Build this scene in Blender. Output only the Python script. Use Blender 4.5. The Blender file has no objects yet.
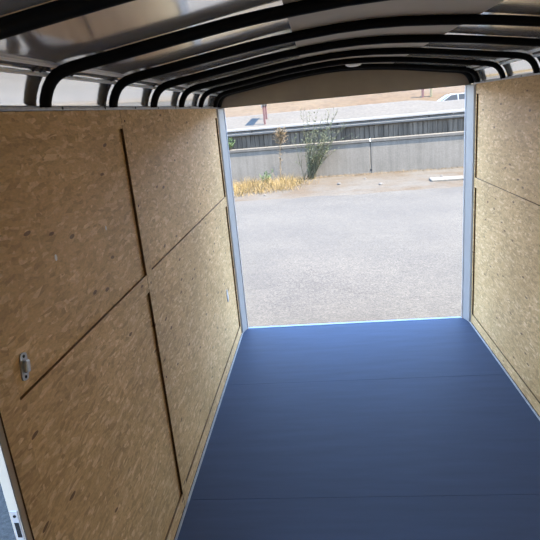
import bpy, bmesh, math, random
from mathutils import Vector, Matrix
random.seed(7)
S = bpy.context.scene
COL = S.collection

# ------------------------------------------------------------------ camera
yaw, pit, rol, FPX = -0.1100, -0.2910, -0.0935, 527.22
fw = Vector((math.sin(yaw)*math.cos(pit), math.cos(yaw)*math.cos(pit), math.sin(pit)))
r0 = Vector((math.cos(yaw), -math.sin(yaw), 0)); u0 = r0.cross(fw)
rt = math.cos(rol)*r0 + math.sin(rol)*u0; up = -math.sin(rol)*r0 + math.cos(rol)*u0
cam = bpy.data.cameras.new('camera'); cam.sensor_width = 36; cam.lens = 36*FPX/540; cam.clip_start = 0.02; cam.clip_end = 500
cob = bpy.data.objects.new('camera', cam); COL.objects.link(cob)
M4 = Matrix((rt, up, -fw)).transposed().to_4x4(); M4.translation = Vector((-0.2192, -4.5808, 1.9493))
cob.matrix_world = M4
S.camera = cob

# ------------------------------------------------------------------ sky, sun, exposure
W = bpy.data.worlds.new('sky'); S.world = W; W.use_nodes = True
nt = W.node_tree; bg = nt.nodes['Background']
tc = nt.nodes.new('ShaderNodeTexCoord'); sx = nt.nodes.new('ShaderNodeSeparateXYZ'); rp = nt.nodes.new('ShaderNodeValToRGB')
nt.links.new(tc.outputs['Generated'], sx.inputs[0]); nt.links.new(sx.outputs['Z'], rp.inputs[0])
rp.color_ramp.elements[0].position = 0.0; rp.color_ramp.elements[0].color = (0.76, 0.87, 1.0, 1)
rp.color_ramp.elements[1].position = 0.45; rp.color_ramp.elements[1].color = (0.33, 0.56, 1.0, 1)
e3 = rp.color_ramp.elements.new(1.0); e3.color = (0.21, 0.43, 0.92, 1)
nt.links.new(rp.outputs[0], bg.inputs[0]); bg.inputs[1].default_value = 5.0
sun = bpy.data.lights.new('sun', 'SUN'); sun.energy = 25.0; sun.angle = math.radians(0.6); sun.color = (1.0, 0.92, 0.78)
so = bpy.data.objects.new('sun', sun); COL.objects.link(so)
so.rotation_euler = Vector((1.64, -0.6, 2.4)).to_track_quat('Z', 'Y').to_euler()
S.view_settings.view_transform = 'Standard'; S.view_settings.look = 'None'
S.view_settings.gamma = 1.0; S.view_settings.use_curve_mapping = False
S.view_settings.exposure = 1.1
S.cycles.max_bounces = 16; S.cycles.diffuse_bounces = 10; S.cycles.glossy_bounces = 6

# ------------------------------------------------------------------ materials
def newmat(name, col=(.5, .5, .5), rough=.5, metal=0., spec=.5):
    m = bpy.data.materials.new(name); m.use_nodes = True
    b = m.node_tree.nodes['Principled BSDF']
    b.inputs['Base Color'].default_value = (*col, 1); b.inputs['Roughness'].default_value = rough
    b.inputs['Metallic'].default_value = metal; b.inputs['Specular IOR Level'].default_value = spec
    return m, m.node_tree, b
def N(t, kind, **kw):
    n = t.nodes.new('ShaderNode'+kind)
    for k, v in kw.items():
        if hasattr(n, k): setattr(n, k, v)
        else: n.inputs[k].default_value = v
    return n
def ramp(t, src, stops):
    r = N(t, 'ValToRGB'); e = r.color_ramp.elements
    while len(e) < len(stops): e.new(0.5)
    for i, (p, c) in enumerate(stops): e[i].position = p; e[i].color = (*c, 1)
    t.links.new(src, r.inputs[0]); return r.outputs[0]
def mix(t, a, b, f, mode='MIX'):
    m = N(t, 'Mix', data_type='RGBA', blend_type=mode)
    for i, v in ((0, f), (6, a), (7, b)):
        if hasattr(v, 'is_linked'): t.links.new(v, m.inputs[i])
        else: m.inputs[i].default_value = v if i == 0 else (*v, 1)
    return m.outputs[2]
def pos(t): return N(t, 'NewGeometry').outputs['Position']
def mapping(t, src, loc=(0,0,0), rot=(0,0,0), sc=(1,1,1)):
    m = N(t, 'Mapping'); m.inputs[1].default_value = loc; m.inputs[2].default_value = rot; m.inputs[3].default_value = sc
    t.links.new(src, m.inputs[0]); return m.outputs[0]
def noise(t, src, scale, detail=4, rough=.55):
    n = N(t, 'TexNoise'); n.inputs['Scale'].default_value = scale; n.inputs['Detail'].default_value = detail; n.inputs['Roughness'].default_value = rough
    t.links.new(src, n.inputs['Vector']); return n.outputs[0]
def bump(t, b, h, strength=.2, dist=.01):
    n = N(t, 'Bump'); n.inputs['Strength'].default_value = strength; n.inputs['Distance'].default_value = dist
    t.links.new(h, n.inputs['Height']); t.links.new(n.outputs[0], b.inputs['Normal'])
def simple(name, col, rough=.5, metal=0., spec=.5, nscale=12., var=.25, bmp=0.):
    m, t, b = newmat(name, col, rough, metal, spec)
    n = noise(t, pos(t), nscale)
    c = ramp(t, n, [(.3, tuple(v*(1-var) for v in col)), (.7, tuple(min(1, v*(1+var)) for v in col))])
    t.links.new(c, b.inputs['Base Color'])
    if bmp: bump(t, b, n, bmp)
    return m

def make_osb(name, tint=1.0):
    m, t, b = newmat(name, rough=.55, spec=.35)
    s = N(t, 'SeparateXYZ'); t.links.new(pos(t), s.inputs[0])
    c = N(t, 'CombineXYZ'); t.links.new(s.outputs['Y'], c.inputs[0]); t.links.new(s.outputs['Z'], c.inputs[1]); t.links.new(s.outputs['X'], c.inputs[2])
    P = c.outputs[0]
    warp = N(t, 'TexNoise'); warp.inputs['Scale'].default_value = 5.; warp.inputs['Detail'].default_value = 2; t.links.new(P, warp.inputs['Vector'])
    va = N(t, 'VectorMath', operation='MULTIPLY_ADD'); t.links.new(warp.outputs['Color'], va.inputs[0]); va.inputs[1].default_value = (.05, .05, 0); t.links.new(P, va.inputs[2])
    def strands(rot, sx_, sy_, off):
        v = N(t, 'TexVoronoi', voronoi_dimensions='2D'); v.inputs['Scale'].default_value = 1.
        t.links.new(mapping(t, va.outputs[0], (off, off*.7, 0), (0, 0, math.radians(rot)), (sx_, sy_, 1)), v.inputs['Vector'])
        k = N(t, 'SeparateXYZ'); t.links.new(v.outputs['Color'], k.inputs[0]); return k.outputs[0]
    a = strands(25, 20, 85, 1.3); bb = strands(-40, 18, 80, 7.7); cc = strands(78, 19, 85, 4.1)
    n1 = noise(t, mapping(t, P, (3, 1, 0), (0,0,0), (1,1,1)), 17., 2); n2 = noise(t, mapping(t, P, (9, 5, 0)), 19., 2)
    f1 = ramp(t, n1, [(.42, (0,0,0)), (.54, (1,1,1))]); f2 = ramp(t, n2, [(.54, (0,0,0)), (.58, (1,1,1))])
    mx = mix(t, mix(t, a, bb, f1), cc, f2)
    k = tint
    col = ramp(t, mx, [(0., (.50*k, .315*k, .130*k)), (.4, (.665*k, .43*k, .188*k)), (.75, (.71*k, .475*k, .22*k)), (1., (.88*k, .65*k, .36*k))])
    fine = noise(t, mapping(t, va.outputs[0], (0,0,0), (0,0,.6), (60, 160, 1)), 1., 3)
    col = mix(t, col, ramp(t, fine, [(.3, (.72,.70,.66)), (.7, (1.12,1.12,1.12))]), .7, 'MULTIPLY')
    big = noise(t, P, 1.6, 3)
    col = mix(t, col, ramp(t, big, [(.35, (.86,.84,.80)), (.65, (1.06,1.05,1.04))]), 1., 'MULTIPLY')
    # sparse dark bark flecks
    v = N(t, 'TexVoronoi', voronoi_dimensions='2D'); v.inputs['Scale'].default_value = 1.
    t.links.new(mapping(t, va.outputs[0], (0,0,0), (0,0,math.radians(40)), (7, 20, 1)), v.inputs['Vector'])
    kk = N(t, 'SeparateXYZ'); t.links.new(v.outputs['Color'], kk.inputs[0])
    g1 = N(t, 'Math', operation='GREATER_THAN'); t.links.new(kk.outputs[1], g1.inputs[0]); g1.inputs[1].default_value = .90
    g2 = N(t, 'Math', operation='LESS_THAN'); t.links.new(v.outputs['Distance'], g2.inputs[0]); g2.inputs[1].default_value = .13
    g = N(t, 'Math', operation='MULTIPLY'); t.links.new(g1.outputs[0], g.inputs[0]); t.links.new(g2.outputs[0], g.inputs[1])
    gm = N(t, 'Math', operation='MULTIPLY'); t.links.new(g.outputs[0], gm.inputs[0]); gm.inputs[1].default_value = .85
    col = mix(t, col, (.13, .06, .015), gm.outputs[0])
    t.links.new(col, b.inputs['Base Color']); bump(t, b, mx, .12, .002)
    return m
M = {}
M['osb'] = make_osb('oriented_strand_board')
M['batten'] = make_osb('strand_board_strip', .93)
M['black'] = simple('black_painted_steel', (.004, .004, .004), .55, 0, .08, 20, .3)
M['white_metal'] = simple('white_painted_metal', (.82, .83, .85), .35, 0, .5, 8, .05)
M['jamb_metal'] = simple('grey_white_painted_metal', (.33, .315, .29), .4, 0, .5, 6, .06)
M['edge'] = simple('shade_dark_board_edge', (.085, .045, .016), .7, 0, .2, 25, .25)  # shadow line along vertical strips, put into the edge colour
M['edge2'] = simple('shade_brown_board_edge', (.15, .085, .032), .7, 0, .2, 25, .25)  # same painted shade, lighter, for the horizontal strip edges
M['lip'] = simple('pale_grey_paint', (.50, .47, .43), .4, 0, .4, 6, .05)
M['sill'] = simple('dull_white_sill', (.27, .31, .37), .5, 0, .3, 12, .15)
M['foot_strip'] = simple('dull_foot_strip', (.34, .33, .31), .5, 0, .3, 20, .2)
M['door_white'] = simple('off_white_door_frame', (.44, .37, .275), .5, 0, .3, 9, .06)
M['trim_grey'] = simple('grey_aluminium_trim', (.55, .55, .55), .35, .6, .5, 30, .15)
M['rail_white'] = simple('white_rail', (.85, .85, .83), .3, 0, .5, 10, .04)
M['galv'] = simple('galvanised_steel', (.50, .52, .54), .38, .8, .5, 60, .25)
M['dark'] = simple('dark_recess', (.006, .006, .006), .7, 0, .3)
M['cable'] = simple('black_cable', (.02, .02, .02), .5)
M['taupe'] = simple('taupe_panel', (.40, .36, .30), .6, 0, .3, 5, .08)
# glossy aluminium roof sheet / white side sheet
def sheet(name, col, metal, rough):
    m, t, b = newmat(name, col, rough, metal, .6)
    n = noise(t, mapping(t, pos(t), (0,0,0), (0,0,0), (1.2, 3., 1.5)), 2.2, 2)
    t.links.new(ramp(t, n, [(.3, tuple(v*.92 for v in col)), (.7, col)]), b.inputs['Base Color'])
    bump(t, b, n, .05, .02); return m
M['roof'] = sheet('bare_aluminium_roof_sheet', (.92, .91, .90), .70, .12)
M['skin'] = sheet('white_side_sheet', (.96, .96, .95), .85, .09)
# floor paint
m, t, b = newmat('blue_grey_floor_paint', rough=.5, spec=.02)
P = pos(t); n = noise(t, mapping(t, P, (0,0,0), (0,0,0), (1., 7., 1.)), 2.2, 4); n2 = noise(t, P, 55., 3); n3 = noise(t, mapping(t, P, (4,2,0), (0,0,0), (2.2, 14., 1.)), 5., 4, .7)
c = ramp(t, n, [(.3, (.066, .078, .106)), (.7, (.073, .089, .127))])
c = mix(t, c, ramp(t, n3, [(.70, (1,1,1)), (.78, (.35,.36,.40))]), 1., 'MULTIPLY')
t.links.new(c, b.inputs['Base Color']); t.links.new(ramp(t, n2, [(.3, (.46,)*3), (.7, (.56,)*3)]), b.inputs['Roughness']); bump(t, b, n2, .06, .004)
M['floor'] = m
OUTK = .155   # albedo scale shared by everything outdoors
def oc(*c): return tuple(v*OUTK for v in c)
# asphalt
m, t, b = newmat('worn_asphalt', rough=.9, spec=.2)
P = pos(t); nf = noise(t, P, 30., 6, .85); nl = noise(t, P, .5, 4)
c = ramp(t, nf, [(.32, oc(.078, .067, .053)), (.5, oc(.214, .187, .149)), (.68, oc(.37, .322, .256))])
c = mix(t, c, ramp(t, nl, [(.35, (.86,.86,.87)), (.65, (1.08,1.08,1.07))]), 1., 'MULTIPLY')
c = mix(t, c, ramp(t, noise(t, P, 11., 5, .8), [(.35, (.80,.80,.80)), (.65, (1.16,1.16,1.16))]), 1., 'MULTIPLY')
vc = N(t, 'TexVoronoi', feature='DISTANCE_TO_EDGE'); vc.inputs['Scale'].default_value = .45
wn = N(t, 'TexNoise'); wn.inputs['Scale'].default_value = 1.3; wn.inputs['Detail'].default_value = 5; t.links.new(P, wn.inputs['Vector'])
va = N(t, 'VectorMath', operation='MULTIPLY_ADD'); t.links.new(wn.outputs['Color'], va.inputs[0]); va.inputs[1].default_value = (1.4, 1.4, 0); t.links.new(P, va.inputs[2]); t.links.new(va.outputs[0], vc.inputs['Vector'])
c = mix(t, c, ramp(t, vc.outputs['Distance'], [(.0, (.84,.83,.82)), (.006, (1,1,1))]), 1., 'MULTIPLY')
t.links.new(c, b.inputs['Base Color']); bump(t, b, nf, .5, .01); M['asphalt'] = m
def ground(name, stops, s1, s2):
    m, t, b = newmat(name, rough=.95, spec=.1); P = pos(t)
    a = noise(t, P, s1, 5, .6); d = noise(t, P, s2, 5, .75)
    c = ramp(t, a, [(p_, oc(*c_)) for p_, c_ in stops]); c = mix(t, c, ramp(t, d, [(.3, (.72,.72,.72)), (.7, (1.25,1.25,1.25))]), 1., 'MULTIPLY')
    t.links.new(c, b.inputs['Base Color']); bump(t, b, d, .5, .02); return m
M['verge'] = ground('dusty_verge_soil', [(.35, (.24, .18, .12)), (.6, (.28, .245, .20))], .9, 14.)
M['gravel'] = ground('pale_gravel', [(.3, (.25, .22, .18)), (.7, (.29, .255, .21))], .5, 7.)
M['upper_road'] = ground('pale_road_surface', [(.3, (.20, .198, .19)), (.7, (.24, .236, .225))], .4, 12.)
M['hill'] = ground('dry_hillside_soil', [(.3, (.24, .155, .085)), (.7, (.30, .215, .125))], .16, 1.6)
# concrete with faint vertical streaks
def concrete(name, lo, hi, streak):
    m, t, b = newmat(name, rough=.9, spec=.15); P = pos(t)
    a = noise(t, P, 1.3, 5, .65); st = noise(t, mapping(t, P, (0,0,0), (0,0,0), (9., 9., .5)), 1., 4, .6); gr = noise(t, P, 30., 4)
    c = ramp(t, a, [(.3, oc(*lo)), (.7, oc(*hi))])
    c = mix(t, c, ramp(t, st, [(.35, (1-streak,)*3), (.62, (1.05,)*3)]), 1., 'MULTIPLY')
    c = mix(t, c, ramp(t, gr, [(.3, (.85,)*3), (.7, (1.12,)*3)]), 1., 'MULTIPLY')
    t.links.new(c, b.inputs['Base Color']); bump(t, b, gr, .3, .01); return m
M['concrete'] = concrete('weathered_concrete', (.56, .485, .385), (.68, .59, .475), .12)
M['boards'] = concrete('grey_weathered_boards', (.36, .295, .215), (.52, .43, .325), .5)
M['ledge'] = concrete('pale_concrete_ledge', (.40, .355, .295), (.47, .42, .35), .1)
M['guard'] = simple('galvanised_guardrail', oc(.50, .46, .40), .5, .0, .4, 5, .1)
M['post_wood'] = simple('dark_guardrail_post', oc(.10, .085, .07), .85)
M['red'] = simple('faded_red_paint', oc(.34, .13, .11), .6, 0, .4, 8, .2)
M['signback'] = simple('sign_sheet_aluminium', oc(.45, .46, .47), .45, .3)
M['yellow'] = simple('faded_yellow_paint', oc(.46, .38, .16), .6)
M['carpaint'] = simple('white_car_paint', oc(.70, .71, .72), .25, 0, .6, 2, .03)
M['glass'] = simple('dark_car_glass', (.012, .013, .014), .35, 0, .15, 3, .1)
M['tyre'] = simple('tyre_rubber', (.02, .02, .02), .8)
M['lens'] = simple('white_lamp_lens', (.85, .85, .82), .3, 0, .5, 10, .03)
def leaf(name, a, b_, sc=3.):
    m, t, b = newmat(name, rough=.7, spec=.2); n = noise(t, pos(t), sc, 3)
    t.links.new(ramp(t, n, [(.3, oc(*a)), (.7, oc(*b_))]), b.inputs['Base Color']); return m
M['shrub'] = leaf('grey_green_leaves', (.24, .30, .13), (.42, .46, .24))
M['stem'] = leaf('olive_stems', (.30, .28, .15), (.42, .38, .22))
M['green'] = leaf('fresh_green_leaves', (.22, .40, .12), (.38, .52, .20))
M['straw'] = leaf('straw_yellow_grass', (.62, .38, .10), (.80, .58, .24), 5.)
M['drybrown'] = leaf('dry_brown_stalk', (.48, .31, .15), (.62, .45, .25), 5.)
M['stone'] = simple('pale_stone', oc(.30, .28, .25), .9, 0, .2, 9, .2, .3)

# ------------------------------------------------------------------ helpers
def link(name, bm, mat, parent=None, smooth=False, loc=None):
    me = bpy.data.meshes.new(name); bmesh.ops.recalc_face_normals(bm, faces=bm.faces); bm.to_mesh(me); bm.free()
    if smooth:
        for p in me.polygons: p.use_smooth = True
    me.materials.append(mat)
    o = bpy.data.objects.new(name, me); COL.objects.link(o)
    if parent: o.parent = parent
    if loc: o.location = loc
    return o
def addbox(bm, x0, x1, y0, y1, z0, z1):
    v = [bm.verts.new((x, y, z)) for x in (x0, x1) for y in (y0, y1) for z in (z0, z1)]
    for f in ((0,1,3,2), (4,6,7,5), (0,4,5,1), (2,3,7,6), (0,2,6,4), (1,5,7,3)): bm.faces.new([v[i] for i in f])
    return v
def box(name, x0, x1, y0, y1, z0, z1, mat, parent=None, bev=0., jit=0.):
    """a bevelled box with its origin at the middle of its base"""
    x0, x1 = sorted((x0, x1)); y0, y1 = sorted((y0, y1)); z0, z1 = sorted((z0, z1))
    cx, cy = (x0+x1)/2, (y0+y1)/2
    bm = bmesh.new(); addbox(bm, x0-cx, x1-cx, y0-cy, y1-cy, 0, z1-z0)
    if bev: bmesh.ops.bevel(bm, geom=bm.edges[:], offset=bev, segments=1, affect='EDGES')
    return link(name, bm, mat, parent, loc=(cx, cy, z0))
def tube(bm, pts, r, seg=6, r1=None):
    rings = []
    for i, p in enumerate(pts):
        p = Vector(p); a = Vector(pts[max(0, i-1)]); b = Vector(pts[min(len(pts)-1, i+1)])
        d = (b-a).normalized(); s = d.orthogonal().normalized() if abs(d.z) > .95 else d.cross(Vector((0,0,1))).normalized()
        q = d.cross(s); k = r if r1 is None else r+(r1-r)*i/max(1, len(pts)-1)
        rings.append([bm.verts.new(p+s*math.cos(2*math.pi*j/seg)*k+q*math.sin(2*math.pi*j/seg)*k) for j in range(seg)])
    for A, B in zip(rings, rings[1:]):
        for j in range(seg): bm.faces.new((A[j], A[(j+1)%seg], B[(j+1)%seg], B[j]))
    bm.faces.new(rings[0][::-1]); bm.faces.new(rings[-1])
def sweep(bm, sections, closed=True, cap=True):
    """loft between equal-length vertex rings"""
    R = [[bm.verts.new(p) for p in s] for s in sections]; n = len(R[0])
    for A, B in zip(R, R[1:]):
        for j in range(n if closed else n-1): bm.faces.new((A[j], A[(j+1)%n], B[(j+1)%n], B[j]))
    if cap and closed: bm.faces.new(R[0][::-1]); bm.faces.new(R[-1])
def disc(bm, c, axis, r, h, seg=16, r2=None):
    c = Vector(c); a = Vector(axis).normalized(); s = a.orthogonal().normalized(); q = a.cross(s); r2 = r if r2 is None else r2
    sweep(bm, [[c+(s*math.cos(2*math.pi*j/seg)+q*math.sin(2*math.pi*j/seg))*k+a*o for j in range(seg)] for o, k in ((0, r), (h, r2))])
def empty(name, loc=(0,0,0), rz=0.):
    o = bpy.data.objects.new(name, None); COL.objects.link(o); o.location = loc; o.rotation_euler.z = rz; o.empty_display_size = .1; return o
def tag(o, label, cat, group=None):
    o['label'] = label; o['category'] = cat
    if group: o['group'] = group
    return o
def struct(o, label, cat):
    o['kind'] = 'structure'; o['label'] = label; o['category'] = cat; return o

HW = 1.03      # half width at batten faces
PT = 1.042     # panel faces
OUT = 1.072    # outer skin
ZT = 2.013     # liner top
YF = -5.30     # front wall
DY0, DY1, DZ = -3.525, -4.75, 1.90   # side door opening in the left wall, unseen far end widened for light

# ------------------------------------------------------------------ trailer floor
fl = struct(empty('floor', (0, -2.6, 0)), 'blue-grey painted plywood trailer floor in four sheets', 'floor')
for a, b_ in ((-.002, -1.0592), (-1.0608, -2.2842), (-2.2858, -3.5042), (-3.5058, YF)):
    o = box('floor_sheet', -HW, HW, a+2.6, b_+2.6, -.02, 0, M['floor'], fl, .0006)
box('floor_underside', -OUT, OUT, 2.6, YF+2.6, -.16, -.0205, M['dark'], fl)
# light metal line where floor meets the liner
for s in (-1, 1):
    y1 = DY0 if s < 0 else YF
    o = box('baseboard_left' if s < 0 else 'baseboard_right', s*(HW-.012), s*(HW-.0005), -.06, y1, .0005, .010, M['foot_strip'], None, .002)
    struct(o, 'thin light metal strip along the foot of the %s wall' % ('left' if s < 0 else 'right'), 'baseboard')

# ------------------------------------------------------------------ side walls
def screw(p, n, parent, base):
    bm = bmesh.new(); disc(bm, Vector(p)-Vector(base), n, .0055, .0015, 8)
    return link('screw', bm, M['dark'], parent)
def side_wall(s):
    w = struct(empty('wall_left' if s < 0 else 'wall_right', (s*HW, -2.6, 0)),
        'strand board %s wall divided by raised strips under a white metal band' % ('left' if s < 0 else 'right'), 'wall')
    bx = s*HW
    def wb(name, xa, xb, ya, yb, za, zb, mat, bev=0.): return box(name, s*xa-bx, s*xb-bx, ya+2.6, yb+2.6, za, zb, mat, w, bev)
    end = -3.51 if s < 0 else YF
    cols = [(-.13, -2.270), (-2.34, end if s < 0 else -4.54)]
    if s > 0: cols.append((-4.61, YF))
    vb = [(-.116, -.140), (-2.268, -2.345)] + ([(-3.425, -3.51)] if s < 0 else [(-4.535, -4.61)])
    wb('backing', PT+.0125, PT+.0135, -.11, end, .0, ZT-.004, M['dark'])
    # board sheets behind the strips
    for a, b_ in cols:
        wb('board_panel', PT, PT+.012, a, b_, .045, 1.245, M['osb'])
        wb('board_panel', PT, PT+.012, a, b_, 1.249, ZT-.004, M['osb'])
    def strip(o):     # cut edges coloured dark, standing in for the shade beside the strips
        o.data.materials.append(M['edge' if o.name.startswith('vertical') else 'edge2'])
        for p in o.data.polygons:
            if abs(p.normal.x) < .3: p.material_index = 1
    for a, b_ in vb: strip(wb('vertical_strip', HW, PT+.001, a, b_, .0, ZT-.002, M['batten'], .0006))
    spans = [(-.139, -2.267), (-2.346, -3.424 if s < 0 else -4.534)] + ([] if s < 0 else [(-4.611, YF)])
    for a, b_ in spans:
        for za, zb in ((.012, .090), (1.207, 1.287), (1.936, ZT-.002)):
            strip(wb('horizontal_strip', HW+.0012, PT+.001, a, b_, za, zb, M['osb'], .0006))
    # outer sheet, white band above the liner and the rail on top of it
    if s < 0:
        wb('outer_sheet', PT+.014, OUT, .05, DY0+.012, -.1, 2.035, M['white_metal'])
        wb('outer_sheet', PT+.014, OUT, DY1, YF, -.1, 2.035, M['white_metal'])
        wb('outer_sheet', PT+.014, OUT, DY0+.012, DY1, DZ, 2.0, M['white_metal'])
        wb('board_panel', PT, PT+.012, DY1, YF, 0, ZT-.004, M['osb'])
        wb('board_panel', PT, PT+.012, DY0, DY1, DZ, ZT-.004, M['osb'])
    else: wb('outer_sheet', PT+.014, OUT, .05, YF, -.1, 2.035, M['white_metal'])
    cov = [(1.0410, 2.0245), (1.0375, 2.0420), (1.030, 2.0620), (1.018, 2.0850), (1.001, 2.1070), (.985, 2.1200)]   # coved metal sheet that follows the bows
    bm = bmesh.new(); sweep(bm, [[(s*x-bx, y+2.6, z) for x, z in cov+[(x+.010, z+.006) for x, z in reversed(cov)]] for y in (.05, YF)])
    o = link('upper_band', bm, M['skin'], w, True); md = o.modifiers.new('edges', 'EDGE_SPLIT'); md.split_angle = math.radians(45)
    wb('top_cap', HW-.002, 1.058, -.02, YF, ZT, ZT+.011, M['trim_grey'], .002)
    for i in range(13):
        y = -.35-.36*i
        screw((s*(HW-.0025), y, ZT+.006), (-s, 0, 0), w, (s*HW, -2.6, 0))
    for y in (-.09, -2.31):
        for z in (.3, .75, 1.24, 1.6, 1.965): screw((s*(HW+.0005), y, z), (-s, 0, 0), w, (s*HW, -2.6, 0))
    return w
wl = side_wall(-1); wr = side_wall(1)
wf = struct(box('wall_front', -OUT, OUT, YF-.02, YF, -.1, 2.20, M['osb']), 'strand board front wall behind the camera', 'wall')

# ------------------------------------------------------------------ bow profile (lower edge), measured
HALF = [(1.000, 2.020), (.998, 2.032), (.992, 2.047), (.984, 2.063), (.972, 2.079), (.957, 2.091), (.940, 2.0985), (.904, 2.1065), (.860, 2.1130), (.800, 2.1210), (.707, 2.1350), (.588, 2.1525), (.449, 2.1720), (.350, 2.1830), (.247, 2.1920), (.120, 2.2010), (0, 2.2040)]
PROF = [(-x, z) for x, z in HALF] + [(x, z) for x, z in HALF[-2::-1]]
SKIN = [(0, 2.2500), (.12, 2.2460), (.247, 2.2350), (.29, 2.2295), (.35, 2.2230), (.449, 2.2100), (.588, 2.1895), (.707, 2.1720), (.800, 2.1580), (.867, 2.1505), (.912, 2.1450), (.951, 2.1370), (.978, 2.1250), (1.001, 2.1070), (1.018, 2.0850), (1.030, 2.0620), (1.0375, 2.0420), (1.0410, 2.0245)]
def top_z(x):
    x = abs(x)
    for (a, za), (b_, zb) in zip(SKIN, SKIN[1:]):
        if x <= b_: return za+(zb-za)*(x-a)/(b_-a)
    return SKIN[-1][1]
def strip_z(x):
    for (a, za), (b_, zb) in zip(PROF, PROF[1:]):
        if a <= x <= b_ and b_ > a: return za+(zb-za)*(x-a)/(b_-a)+.0352
    return 2.15
def bow(name, y, width, depth=.035, y_centre=True):
    bm = bmesh.new(); secs = []; n = len(PROF)
    for i, (x, z) in enumerate(PROF):
        a = Vector(PROF[max(0, i-1)]); b_ = Vector(PROF[min(n-1, i+1)]); d = (b_-a).normalized()
        nrm = Vector((-d.y, d.x))           # outward (up)
        if i in (0, n-1): nrm = Vector((-1 if i == 0 else 1, 0))
        h = width/2; ring = []
        for k in range(14):
            a_ = 2*math.pi*k/14; u = h*math.cos(a_); v = depth/2*(1+math.sin(a_))
            ring.append((x+nrm.x*v, u, z-ZT+nrm.y*v))
        secs.append(ring)
    s0 = [(p[0], p[1], ZT+.0115-ZT) for p in secs[0]]; s1 = [(p[0], p[1], ZT+.0115-ZT) for p in secs[-1]]
    sweep(bm, [s0]+secs+[s1])
    o = link(name, bm, M['black'], smooth=True, loc=(0, y, ZT))
    md = o.modifiers.new('edges', 'EDGE_SPLIT'); md.split_angle = math.radians(60)
    return o
ordn = ['first black roof bow in from the rear opening, beside the dome light', 'second black arched roof bow in from the rear opening', 'third black arched roof bow in from the rear opening',
        'fourth black arched roof bow in from the rear opening', 'fifth black arched roof bow in, above the vertical wall joint', 'sixth black arched roof bow in, near the side door',
        'seventh black roof bow in, nearest to the camera, crossing the top left corner']
for i, y in enumerate((-.21, -.772, -1.332, -1.897, -2.447, -2.998, -3.560)):
    tag(bow('roof_bow', y, .035), ordn[i], 'roof bow', 'black arched roof bows')
tag(bow('rear_arch', -.031, .060, .035), 'black arched rear frame above the opening, against the brown header', 'frame arch')

# ------------------------------------------------------------------ ceiling sheets
ce = struct(empty('ceiling', (0, -2.6, 2.15)), 'arched metal trailer roof with a dull brown centre strip', 'ceiling')
def roof_piece(name, xa, xb, mat, dz=0., th=.006, y0=.06, y1=YF, zf=top_z):
    bm = bmesh.new(); secs = []; n = 40
    xs = [xa+(xb-xa)*i/n for i in range(n+1)]
    for y in (y0, y1):
        secs.append([(x, y+2.6, zf(x)+dz-2.15) for x in xs]+[(x, y+2.6, zf(x)+dz+th-2.15) for x in reversed(xs)])
    sweep(bm, secs); o = link(name, bm, mat, ce, smooth=True)
    md = o.modifiers.new('edges', 'EDGE_SPLIT'); md.split_angle = math.radians(40); return o
roof_piece('roof_sheet', -.987, -.287, M['roof'])
roof_piece('roof_sheet', .382, .987, M['roof'])
roof_piece('centre_strip', -.29, .385, M['taupe'], 0., .005, -.0, YF, strip_z)
roof_piece('roof_outer', -1.03, 1.03, M['white_metal'], .011)
# bright rail in the corner between band and roof
for s in (-1, 1):
    r = empty('trim_1' if s < 0 else 'trim_2', (s*.98, -2.6, 2.115))
    struct(r, 'white corner rail along the top of the %s metal band' % ('left' if s < 0 else 'right'), 'trim')
    for nm, x, z, rr in (('rail_lower', .9940, 2.1080, .0048), ('rail_upper', .9615, 2.1290, .0044)):
        bm = bmesh.new(); tube(bm, [(s*(x-.98), y+2.6, z-2.115) for y in (-.07, YF+.005)], rr, 8); link(nm, bm, M['rail_white'], r, True)
def cable(z, ph, lab):
    bm = bmesh.new(); pts = []
    for i in range(60):
        y = -.1-i*.086; w_ = .0035*math.sin(i*.9+ph)+.002*math.sin(i*2.3); pts.append((-.9795+w_*.8, y+2.6, w_*.6))
    tube(bm, pts, .0022, 5); o = link('cable', bm, M['cable'], None, True, (0, -2.6, z))
    return tag(o, lab, 'cable')
cable(2.1205, 0., 'thin black wire clipped along the left corner rail')
for k, y in enumerate((-3.10, -3.06, -2.86, -2.52, -1.97)):
    bm = bmesh.new(); tube(bm, [(-.012, 0, -.008), (.0, .008, .002), (.008, .016, .009)], .0035, 5)
    tag(link('cable_clip', bm, M['cable'], None, True, (-.972, y, 2.121)), 'small black clip holding the wire on the left corner rail', 'clip', 'black cable clips')

# ------------------------------------------------------------------ rear frame: header, jambs, sill
wrr = struct(empty('wall_rear', (0, .02, 0)), 'rear frame with brown header panel over the open doorway', 'wall')
bm = bmesh.new(); xs = [-1.04+2.08*i/48 for i in range(49)]
sweep(bm, [[(x, y, 2.010) for x in xs]+[(x, y, top_z(x)+.002) for x in reversed(xs)] for y in (-.018, .03)])
link('header_panel', bm, M['taupe'], wrr)
for s in (-1, 1):
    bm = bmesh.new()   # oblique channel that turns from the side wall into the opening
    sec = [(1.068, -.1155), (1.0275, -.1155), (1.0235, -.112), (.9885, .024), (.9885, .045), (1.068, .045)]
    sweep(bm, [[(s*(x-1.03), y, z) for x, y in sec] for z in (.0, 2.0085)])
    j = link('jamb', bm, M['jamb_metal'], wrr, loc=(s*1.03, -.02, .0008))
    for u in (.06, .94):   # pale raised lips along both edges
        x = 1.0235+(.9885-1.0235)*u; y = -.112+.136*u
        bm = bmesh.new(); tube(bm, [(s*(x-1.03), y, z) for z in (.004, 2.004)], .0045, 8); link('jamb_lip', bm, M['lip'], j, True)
box('threshold', -.985, .985, -.018, .018, -.03, .003, M['sill'], wrr, .003)

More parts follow.
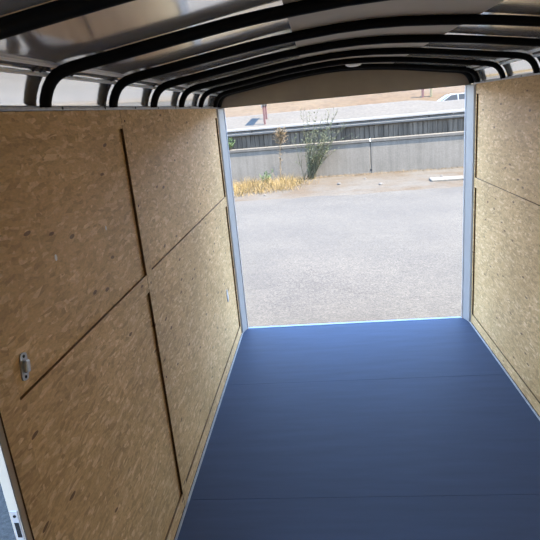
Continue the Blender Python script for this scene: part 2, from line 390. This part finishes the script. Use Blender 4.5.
# ------------------------------------------------------------------ side door frame
d = struct(empty('door_1', (-1.05, DY0, 0)), 'white side door frame with a latch strike at bottom left', 'door')
box('jamb', -.0125, .0155, -.010, .0145, 0, DZ, M['door_white'], d, .001)
box('jamb', -.0125, .0155, DY1-DY0-.004, DY1-DY0+.010, 0, DZ, M['door_white'], d, .001)
box('door_head', -.0125, .0155, DY1-DY0+.011, -.011, DZ-.012, DZ, M['door_white'], d, .001)
box('gasket', .0157, .0172, -.0105, -.0098, 0, DZ, M['dark'], d)
sp = box('strike_plate', -.0075, .0115, -.0118, -.0101, .940, 1.036, M['trim_grey'], d, .0005)
box('latch_slot', -.0055, .0065, -.0014, -.0008, .014, .060, M['dark'], sp)
bm = bmesh.new(); disc(bm, (0, -.0008, .080), (0, -1, 0), .0042, .0012, 10); link('screw', bm, M['dark'], sp)

# ------------------------------------------------------------------ wall hardware
k = tag(empty('wall_bracket', (-PT+.001, -3.372, 1.318)), 'small galvanised bracket with holes on the left wall near the side door', 'bracket')
bm = bmesh.new()
out = []
for i in range(16):
    a = 2*math.pi*i/16; out.append((math.copysign(abs(math.cos(a))**.5, math.cos(a))*.017, .038+math.copysign(abs(math.sin(a))**.5, math.sin(a))*.038))
sweep(bm, [[(x, u+(.0), v) for u, v in out] for x in (0, .004)]); link('plate', bm, M['galv'], k)
box('keeper', .004, .016, -.010, .010, .022, .056, M['galv'], k, .003)
for z in (.010, .066):
    bm = bmesh.new(); disc(bm, (.0042, 0, z), (1, 0, 0), .0045, .0008, 10); link('screw', bm, M['dark'], k)
k.rotation_euler.x = math.radians(-12)
k2 = tag(empty('recessed_plate', (-PT+.001, -.52, .470)), 'thin oval metal plate low on the left wall near the rear jamb', 'plate')
bm = bmesh.new()
sweep(bm, [[(x, math.cos(2*math.pi*j/20)*r*.55, .055+math.sin(2*math.pi*j/20)*r) for j in range(20)] for x, r in ((0, .055), (.004, .053))]); link('plate', bm, M['galv'], k2)
bm = bmesh.new()
sweep(bm, [[(x, math.cos(2*math.pi*j/20)*r*.5, .055+math.sin(2*math.pi*j/20)*r) for j in range(20)] for x, r in ((.0042, .036), (.0052, .034))]); link('insert', bm, M['white_metal'], k2)

# two specks of white paint on the left wall
for y, z, hgt, lab in ((-3.079, 1.568, .022, 'tiny white paint speck on the upper left board near the camera'), (-2.672, 1.572, .018, 'tiny white paint speck on the upper left board near the centre strip')):
    bm = bmesh.new(); sweep(bm, [[(x, math.cos(2*math.pi*k/8)*hgt*.35, hgt/2+math.sin(2*math.pi*k/8)*hgt*.5) for k in range(8)] for x in (0, .0008)])
    tag(link('paint_speck', bm, M['rail_white'], None, False, (-PT+.0002, y, z)), lab, 'paint speck')
# dome light
dl = tag(empty('dome_light', (.07, -.47, strip_z(.07)-.0003)), 'small round white dome light on the roof near the header', 'light')
bm = bmesh.new(); disc(bm, (0, 0, 0), (0, 0, -1), .068, .012, 28, .066); link('base_ring', bm, M['trim_grey'], dl)
bm = bmesh.new()
sweep(bm, [[(math.cos(2*math.pi*j/24)*r, math.sin(2*math.pi*j/24)*r, z) for j in range(24)] for r, z in ((.060, -.0122), (.058, -.020), (.048, -.028), (.030, -.033), (.008, -.0345))])
link('lens', bm, M['lens'], dl, True)

# ------------------------------------------------------------------ outdoors: ground
GZ = -.5
def grid(name, xs, ys, zf, mat):
    bm = bmesh.new(); V = [[bm.verts.new((x, y, zf(x, y))) for x in xs] for y in ys]
    for j in range(len(ys)-1):
        for i in range(len(xs)-1): bm.faces.new((V[j][i], V[j][i+1], V[j+1][i+1], V[j+1][i]))
    me = bpy.data.meshes.new(name); bm.normal_update(); bm.to_mesh(me); bm.free()
    for p in me.polygons: p.use_smooth = True
    me.materials.append(mat); o = bpy.data.objects.new(name, me); COL.objects.link(o); return o
from mathutils import noise as mnoise
def nz(x, y, s=1., o=0.): return mnoise.noise(Vector((x*s+o, y*s-o, o*.37)))
lin = lambda a, b_, n: [a+(b_-a)*i/n for i in range(n+1)]
struct(grid('ground', [-60, -20, -6, 6, 20, 60], [-45, -15, 0, 8, 13], lambda x, y: GZ, M['asphalt']), 'worn pale asphalt yard behind the trailer', 'asphalt')
def wall_y(x): return 14.6-.1*x
def verge_z(x, y):
    e = 10.75+.25*nz(x, 0, .7, 3)-.12*math.sin(x*.5)          # edge of the asphalt
    k = (y-e)
    return GZ-.05+min(.05+.02, .07*max(0, (k+.7)/.7)) + max(0, k)*.010 + .018*nz(x, y, 2.3) + .010*nz(x, y, 7., 5)
struct(grid('verge', lin(-16, 16, 160), lin(9.9, 16.4, 50), verge_z, M['verge']), 'dusty soil strip between asphalt and concrete wall', 'soil')

# retaining wall, in its own slanted frame
WA = math.atan(-.1)
rw = struct(empty('retaining_wall', (0, 14.6, GZ), WA), 'grey concrete retaining wall with pale ledge and boarded upper face', 'wall')
JX = 1.59
for a in range(-3, 3):
    x0 = JX+a*6.1; o = box('wall_panel', x0+.012, x0+6.088, 0, .55, -.1, 1.118, M['concrete'], rw, .012)
    box('ledge_cap', x0+.008, x0+6.092, -.03, .55, 1.119, 1.225, M['ledge'], rw, .012)
box('joint_backing', JX-18.2, JX+18.2, .03, .5, -.1, 1.11, M['ledge'], rw)
bm = bmesh.new(); disc(bm, (JX-.005, -.004, .165), (0, 1, 0), .042, .05, 12); link('drain_hole', bm, M['dark'], rw)
bw = .165; b0 = box('board', -bw/2+.007, bw/2-.007, 0, .05, 0, .56, M['boards'], rw, .006)
rng = random.Random(3); i0 = -50
b0.location = (i0*bw, .36, 1.225)
for i in range(i0+1, 51):
    o = b0.copy(); COL.objects.link(o); o.parent = rw; o.location = (i*bw, .355+rng.uniform(-.014, .014), 1.225); o.rotation_euler.z = math.pi if i % 2 else 0
    if i % 2: o.location.y += .0
box('board_backing', JX-18.2, JX+18.2, .40, .60, 1.226, 1.74, M['boards'], rw)

# W-beam guardrail standing on the wall
gr = tag(empty('guardrail', (0, 14.6, GZ+1.74), WA), 'galvanised guardrail with folded beam along the top of the wall', 'guardrail')
prof = [(.0, 0), (-.075, .03), (-.085, .085), (-.012, .125), (.0, .14), (-.012, .155), (-.085, .195), (-.075, .25), (0, .28)]
for a in range(-4, 4):
    bm = bmesh.new(); x0 = .58+a*3.81; front = [(y, z) for y, z in prof]; back = [(y+.008, z) for y, z in reversed(prof)]
    sweep(bm, [[(x, y+.30, z-.075) for y, z in front+back] for x in (x0, x0+3.80)]); link('beam', bm, M['guard'], gr)
for a in range(-8, 9):
    x = -2.62+a*3.1*1.0
    p = box('post', x-.07, x+.07, .30, .46, -.02, .20, M['post_wood'], gr, .01)
    bm = bmesh.new(); disc(bm, (0, -.095, .085), (0, -1, 0), .03, .02, 8); link('bolt', bm, M['dark'], p)

# upper road, gravel bank and lower highway behind it
def up_z(x, y):
    cr = 1.84 - .17*min(1, max(0, (x-4.6)/1.2)) - .006*(x) * (1 if x < 0 else 0) * 0
    y1 = 18.6; y2 = 22.4
    if y < y1: z = 1.04+.02*(y-15)
    elif y < y2: k = (y-y1)/(y2-y1); z = 1.112+(cr-1.112)*k
    elif y < 24: z = cr
    elif y < 31: z = cr+(.54-cr)*(y-24)/7
    else: z = .54
    return z+(.012*nz(x, y, 1.5) if y > 15.2 else 0)
struct(grid('upper_road', lin(-24, 24, 96), lin(15.9, 18.6, 10), up_z, M['upper_road']), 'pale road surface just behind the guardrail', 'road')
struct(grid('gravel_bank', lin(-24, 24, 120), lin(18.6, 31, 50), up_z, M['gravel']), 'pale gravel bank rising behind the guardrail', 'bank')
struct(grid('highway', lin(-80, 80, 20), lin(31, 50, 8), lambda x, y: .54, M['upper_road']), 'highway lying behind the gravel bank', 'road')
struct(grid('hillside', lin(-90, 90, 90), lin(50, 120, 60), lambda x, y: .54+(y-50)*.17+(.5*nz(x, y, .12)+.18*nz(x, y, .5))*min(1, (y-50)/4), M['hill']), 'dry tan hillside beyond the highway', 'hillside')

# sign on two red posts: panel hidden behind the header, its shadow falls on the gravel
sgx, sgy = -2.56, 20.15
zb = up_z(sgx, sgy)
sg = tag(empty('road_sign', (sgx, sgy, zb)), 'edge-on road sign on two thin faded red posts on the gravel bank', 'sign')
for dy in (0., 1.1):
    zz = up_z(sgx, sgy+dy)-zb
    p = box('post', -.045, .045, dy-.04, dy+.04, zz-.15, 1.3, M['red'], sg, .006)
    box('post_collar', -.06, .06, -.055, .055, .83-zz+.12, .95-zz+.12, M['post_wood'], p, .004)
box('sign_panel', -.085, -.047, -.2, 1.3, .72, 1.28, M['signback'], sg, .008)

# car on the highway
def make_car(loc, rz):
    c = tag(empty('car', loc, rz), 'white car with dark side windows passing behind the gravel bank', 'car')
    # side outline (x along the car, nose at -x)
    low = [(-2.25, .30), (-2.28, .55), (-2.2, .72), (-1.25, .90), (-.9, .94), (1.55, .98), (2.15, .95), (2.25, .70), (2.2, .30)]
    bm = bmesh.new(); sweep(bm, [[(x, y, z if abs(y) < .8 else .30+(z-.30)*.96) for x, z in low] for y in (-.88, -.8, .8, .88)])
    link('body', bm, M['carpaint'], c)
    bm = bmesh.new(); gh = [(-1.0, .93), (-.25, 1.40), (.15, 1.46), (.85, 1.45), (1.65, .97)]
    sweep(bm, [[(x, y*(1 if z < 1 else .80), z) for x, z in gh] for y in (-.80, .80)]); link('cabin', bm, M['carpaint'], c)
    for s in (-1, 1):
        for pts in ([(-.80, .985), (-.22, 1.345), (.27, 1.385), (.27, .985)], [(.36, .985), (.36, 1.385), (.83, 1.375), (1.42, .985)]):
            bm = bmesh.new()
            def yy(z): return .80*(1-.2*(z-.93)/.53)
            A = [bm.verts.new((x, s*(yy(z)+.012), z)) for x, z in pts]; B = [bm.verts.new((x, s*(yy(z)-.01), z)) for x, z in pts]
            bm.faces.new(A); bm.faces.new(B[::-1])
            for i in range(4): bm.faces.new((A[i], A[(i+1) % 4], B[(i+1) % 4], B[i]))
            link('side_window', bm, M['glass'], c)
    for xa, za, xb, zb_ in ((-.97, .97, -.29, 1.385), (1.60, 1.015, .91, 1.43)):
        bm = bmesh.new(); off = Vector((-.02 if xa < 0 else .02, 0, .02))
        q = [Vector((xa, -.70, za)), Vector((xa, .70, za)), Vector((xb, .58, zb_)), Vector((xb, -.58, zb_))]
        sweep(bm, [[v-off*.5 for v in q], [v+off for v in q]]); link('windscreen' if xa < 0 else 'rear_window', bm, M['glass'], c)
    for x in (-1.4, 1.4):
        for s in (-1, 1):
            bm = bmesh.new(); disc(bm, (x, s*.70, .32), (0, s, 0), .32, .20, 20); w = link('wheel', bm, M['tyre'], c)
            bm = bmesh.new(); disc(bm, (x, s*.895, .32), (0, s, 0), .20, .015, 14); link('hub', bm, M['galv'], w)
    return c
make_car((10.40, 40.0, .54), 0.03)
# markers on the far slope
for x, y, h, mt, lab in ((11.6, 58, 1.6, 'red', 'short faded red marker post on the far hillside'), (12.5, 58, 1.5, 'yellow', 'short yellow marker post on the far hillside')):
    z = .54+(y-50)*.17
    p = tag(empty('marker_post', (x, y, z)), lab, 'post')
    box('shaft', -.12, .12, -.1, .1, -.3, h, M[mt], p, .02); box('cap', -.15, .15, -.13, .13, h, h+.12, M[mt], p, .02)

# low kerb slab by the asphalt edge
x0 = 3.05
kb = box('kerb_slab', -2.2, 2.2, -.28, .28, 0, .09, M['ledge'], None, .02); kb.location = (x0+2.2, 11.55, GZ+.0); kb.rotation_euler.z = -.07
tag(kb, 'pale concrete kerb slab at the edge of the asphalt', 'kerb')

# ------------------------------------------------------------------ plants
def ribbon(bm, pts, w, rng):
    a = rng.uniform(0, math.pi); s = Vector((math.cos(a), math.sin(a), 0)); prev = None; n = len(pts)
    for i, p in enumerate(pts):
        k = w*(1-i/(n-1)) if n > 1 else w
        cur = (bm.verts.new(Vector(p)-s*k*.5), bm.verts.new(Vector(p)+s*k*.5))
        if prev: bm.faces.new((prev[0], prev[1], cur[1], cur[0]))
        prev = cur
def leafq(bm, p, d, l, w, rng):
    d = d.normalized(); s = d.orthogonal().normalized(); s.rotate(Matrix.Rotation(rng.uniform(0, 6.28), 3, d))
    p = Vector(p); bm.faces.new([bm.verts.new(v) for v in (p, p+d*l*.5+s*w*.5, p+d*l, p+d*l*.5-s*w*.5)])
def lnk2(name, bm, mat, parent=None, loc=None):
    me = bpy.data.meshes.new(name); bm.to_mesh(me); bm.free(); me.materials.append(mat)
    o = bpy.data.objects.new(name, me); COL.objects.link(o)
    if parent: o.parent = parent
    if loc: o.location = loc
    return o
# wispy tall shrub
rg = random.Random(11)
sb = tag(empty('shrub', (-.62, 14.2, GZ+.03)), 'tall wispy green shrub leaning right against the concrete wall', 'shrub')
bs = bmesh.new(); bl = bmesh.new()
for i in range(70):
    ln = rg.uniform(.9, 2.5); lean = Vector((rg.gauss(.24, .20), rg.gauss(-.12, .10), 1)).normalized(); p = Vector((rg.gauss(0, .10), rg.gauss(0, .07), 0)); pts = [p.copy()]
    cv = Vector((rg.gauss(.07, .09), rg.gauss(-.03, .05), -.02)); d = lean.copy(); n = 9
    for j in range(n):
        d = (d+cv*.35+Vector((rg.gauss(0, .05), rg.gauss(0, .05), 0))).normalized(); p = p+d*(ln/n); pts.append(p.copy())
        if j > 1:
            for k in range(2):
                q = pts[-2].lerp(p, rg.random()); dd = (d+Vector((rg.gauss(0, .7), rg.gauss(0, .7), rg.gauss(.1, .4)))).normalized()
                leafq(bl, q, dd, rg.uniform(.05, .12), rg.uniform(.012, .026), rg)
            if rg.random() < .5:
                dd = (d+Vector((rg.gauss(0, .5), rg.gauss(0, .5), .1))).normalized(); e = p+dd*rg.uniform(.12, .3)
                tube(bs, [p, e], .004, 3, .002)
                for k in range(4): leafq(bl, p.lerp(e, rg.random()), dd+Vector((rg.gauss(0,.6), rg.gauss(0,.6), 0)), rg.uniform(.04, .10), .018, rg)
    tube(bs, pts, .009, 4, .003)
link('stems', bs, M['stem'], sb); o = lnk2('foliage', bl, M['shrub'], sb); o['kind'] = 'stuff'
# dry flowering stalk
st = tag(empty('dry_stalk', (-1.60, 14.05, GZ+.03)), 'tall dead brown weed stalk with a bushy head by the wall', 'weed')
bm = bmesh.new(); main = [(0, 0, 0), (.02, 0, .5), (.05, -.01, 1.0), (.09, 0, 1.45), (.13, 0, 1.72)]
tube(bm, main, .016, 5, .007); link('stem', bm, M['drybrown'], st)
bm = bmesh.new()
for i in range(240):
    z = rg.choice([rg.uniform(1.30, 1.72)]*4+[rg.uniform(.15, 1.3)]); q = Vector((.13*z/1.72, 0, z)); w = .22 if z > 1.3 else .06
    d = Vector((rg.gauss(0, 1), rg.gauss(0, 1), rg.uniform(.2, 1.2))).normalized(); e = q+d*abs(rg.gauss(w, .06))
    tube(bm, [q, e], .004, 3, .002)
    for k in range(3): leafq(bm, q.lerp(e, rg.uniform(.4, 1)), d+Vector((rg.gauss(0,.6), rg.gauss(0,.6), rg.gauss(0,.6))), rg.uniform(.03, .07), .02, rg)
o = lnk2('seed_head', bm, M['drybrown'], st); o['kind'] = 'stuff'
# dry grass tufts
spots = [(-3.3, 12.9), (-3.0, 12.2), (-2.75, 13.2), (-2.5, 12.5), (-2.2, 12.0), (-2.15, 13.4), (-1.85, 12.6), (-1.7, 13.3), (-1.45, 12.2), (-1.35, 13.7), (-1.2, 12.9), (-2.9, 11.7), (-3.5, 13.6), (-3.7, 12.4), (-2.6, 13.9), (-1.05, 13.5)]
def grass_patch(name, label, patches, mat):
    # one uncountable patch of blades; patches = (x, y, spread x, spread y, number, lowest, highest, blade width)
    bm = bmesh.new(); ox, oy = patches[0][0], patches[0][1]; oz = verge_z(ox, oy)
    for x, y, sx_, sy_, n, h0, h1, bw_ in patches:
        for k in range(n):
            a = rg.uniform(0, 6.28); p = Vector((x+rg.gauss(0, sx_), y+rg.gauss(0, sy_), 0)); p.y = min(p.y, wall_y(p.x)-.06); p.z = verge_z(p.x, p.y)-.01
            d = Vector((math.cos(a)*.3+rg.gauss(0, .35), math.sin(a)*.3+rg.gauss(0, .35), 1)).normalized(); h = rg.uniform(h0, h1)
            q = p-Vector((ox, oy, oz)); ribbon(bm, [q, q+d*h*.5, q+d*h*.85+Vector((d.x, d.y, -.25))*h*.25], rg.uniform(bw_*.6, bw_*1.2), rg)
    o = lnk2(name, bm, mat, None, (ox, oy, oz)); tag(o, label, 'grass'); o['kind'] = 'stuff'; return o
szs = [rg.uniform(.55, 1.1) for _ in spots]
grass_patch('dry_grass', 'straw-yellow dry grass patch at the foot of the wall beside the left jamb', [(x, y, .27, .22, 190, .10, .58*z, .013) for (x, y), z in zip(spots, szs)], M['straw'])
grass_patch('withered_grass', 'brown withered grass mixed into the yellow patch', [(x+.15, y-.1, .3, .25, 70, .08, .45*z, .012) for (x, y), z in zip(spots, szs)], M['drybrown'])
grass_patch('low_weeds', 'thin line of low withered weeds along the wall foot, right of the shrub', [(-.1+i*.36, wall_y(-.1+i*.36)-.28, .15, .08, 55, .03, .15, .012) for i in range(16)], M['drybrown'])
# two small green plants
def green_plant(x, y, z, h, n, lab):
    e = tag(empty('green_weed', (x, y, z)), lab, 'weed'); bs = bmesh.new(); bl = bmesh.new()
    for i in range(n):
        d = Vector((rg.gauss(0, .4), rg.gauss(0, .4), 1)).normalized(); q = d*h*rg.uniform(.5, 1); tube(bs, [(0,0,0), q], .005, 3, .002)
        for k in range(12): leafq(bl, q*rg.uniform(.25, 1), d+Vector((rg.gauss(0,.8), rg.gauss(0,.8), rg.gauss(0,.4))), rg.uniform(.05, .10), .035, rg)
    link('stems', bs, M['stem'], e); o = lnk2('leaves', bl, M['green'], e); o['kind'] = 'stuff'
green_plant(-2.05, 13.75, verge_z(-2.05, 13.75)-.01, .55, 14, 'small fresh green weed among the dry grass')
green_plant(-3.40, 15.03, .726, .45, 16, 'leafy green weed on the wall ledge beside the left jamb')
# stones on the verge
for i in range(8):
    x = rg.uniform(-2.8, 5.0); y = rg.uniform(11.0, 13.2); r = rg.uniform(.03, .07); bm = bmesh.new(); bmesh.ops.create_icosphere(bm, subdivisions=2, radius=r)
    for v in bm.verts: v.co *= 1+.35*mnoise.noise(v.co*9/r*.1+Vector((i, 0, 0))); v.co.z *= .6
    tag(link('stone', bm, M['stone'], None, False, (x, y, verge_z(x, y)+r*.3)), 'small pale stone lying on the dusty verge', 'stone', 'loose stones on the verge')
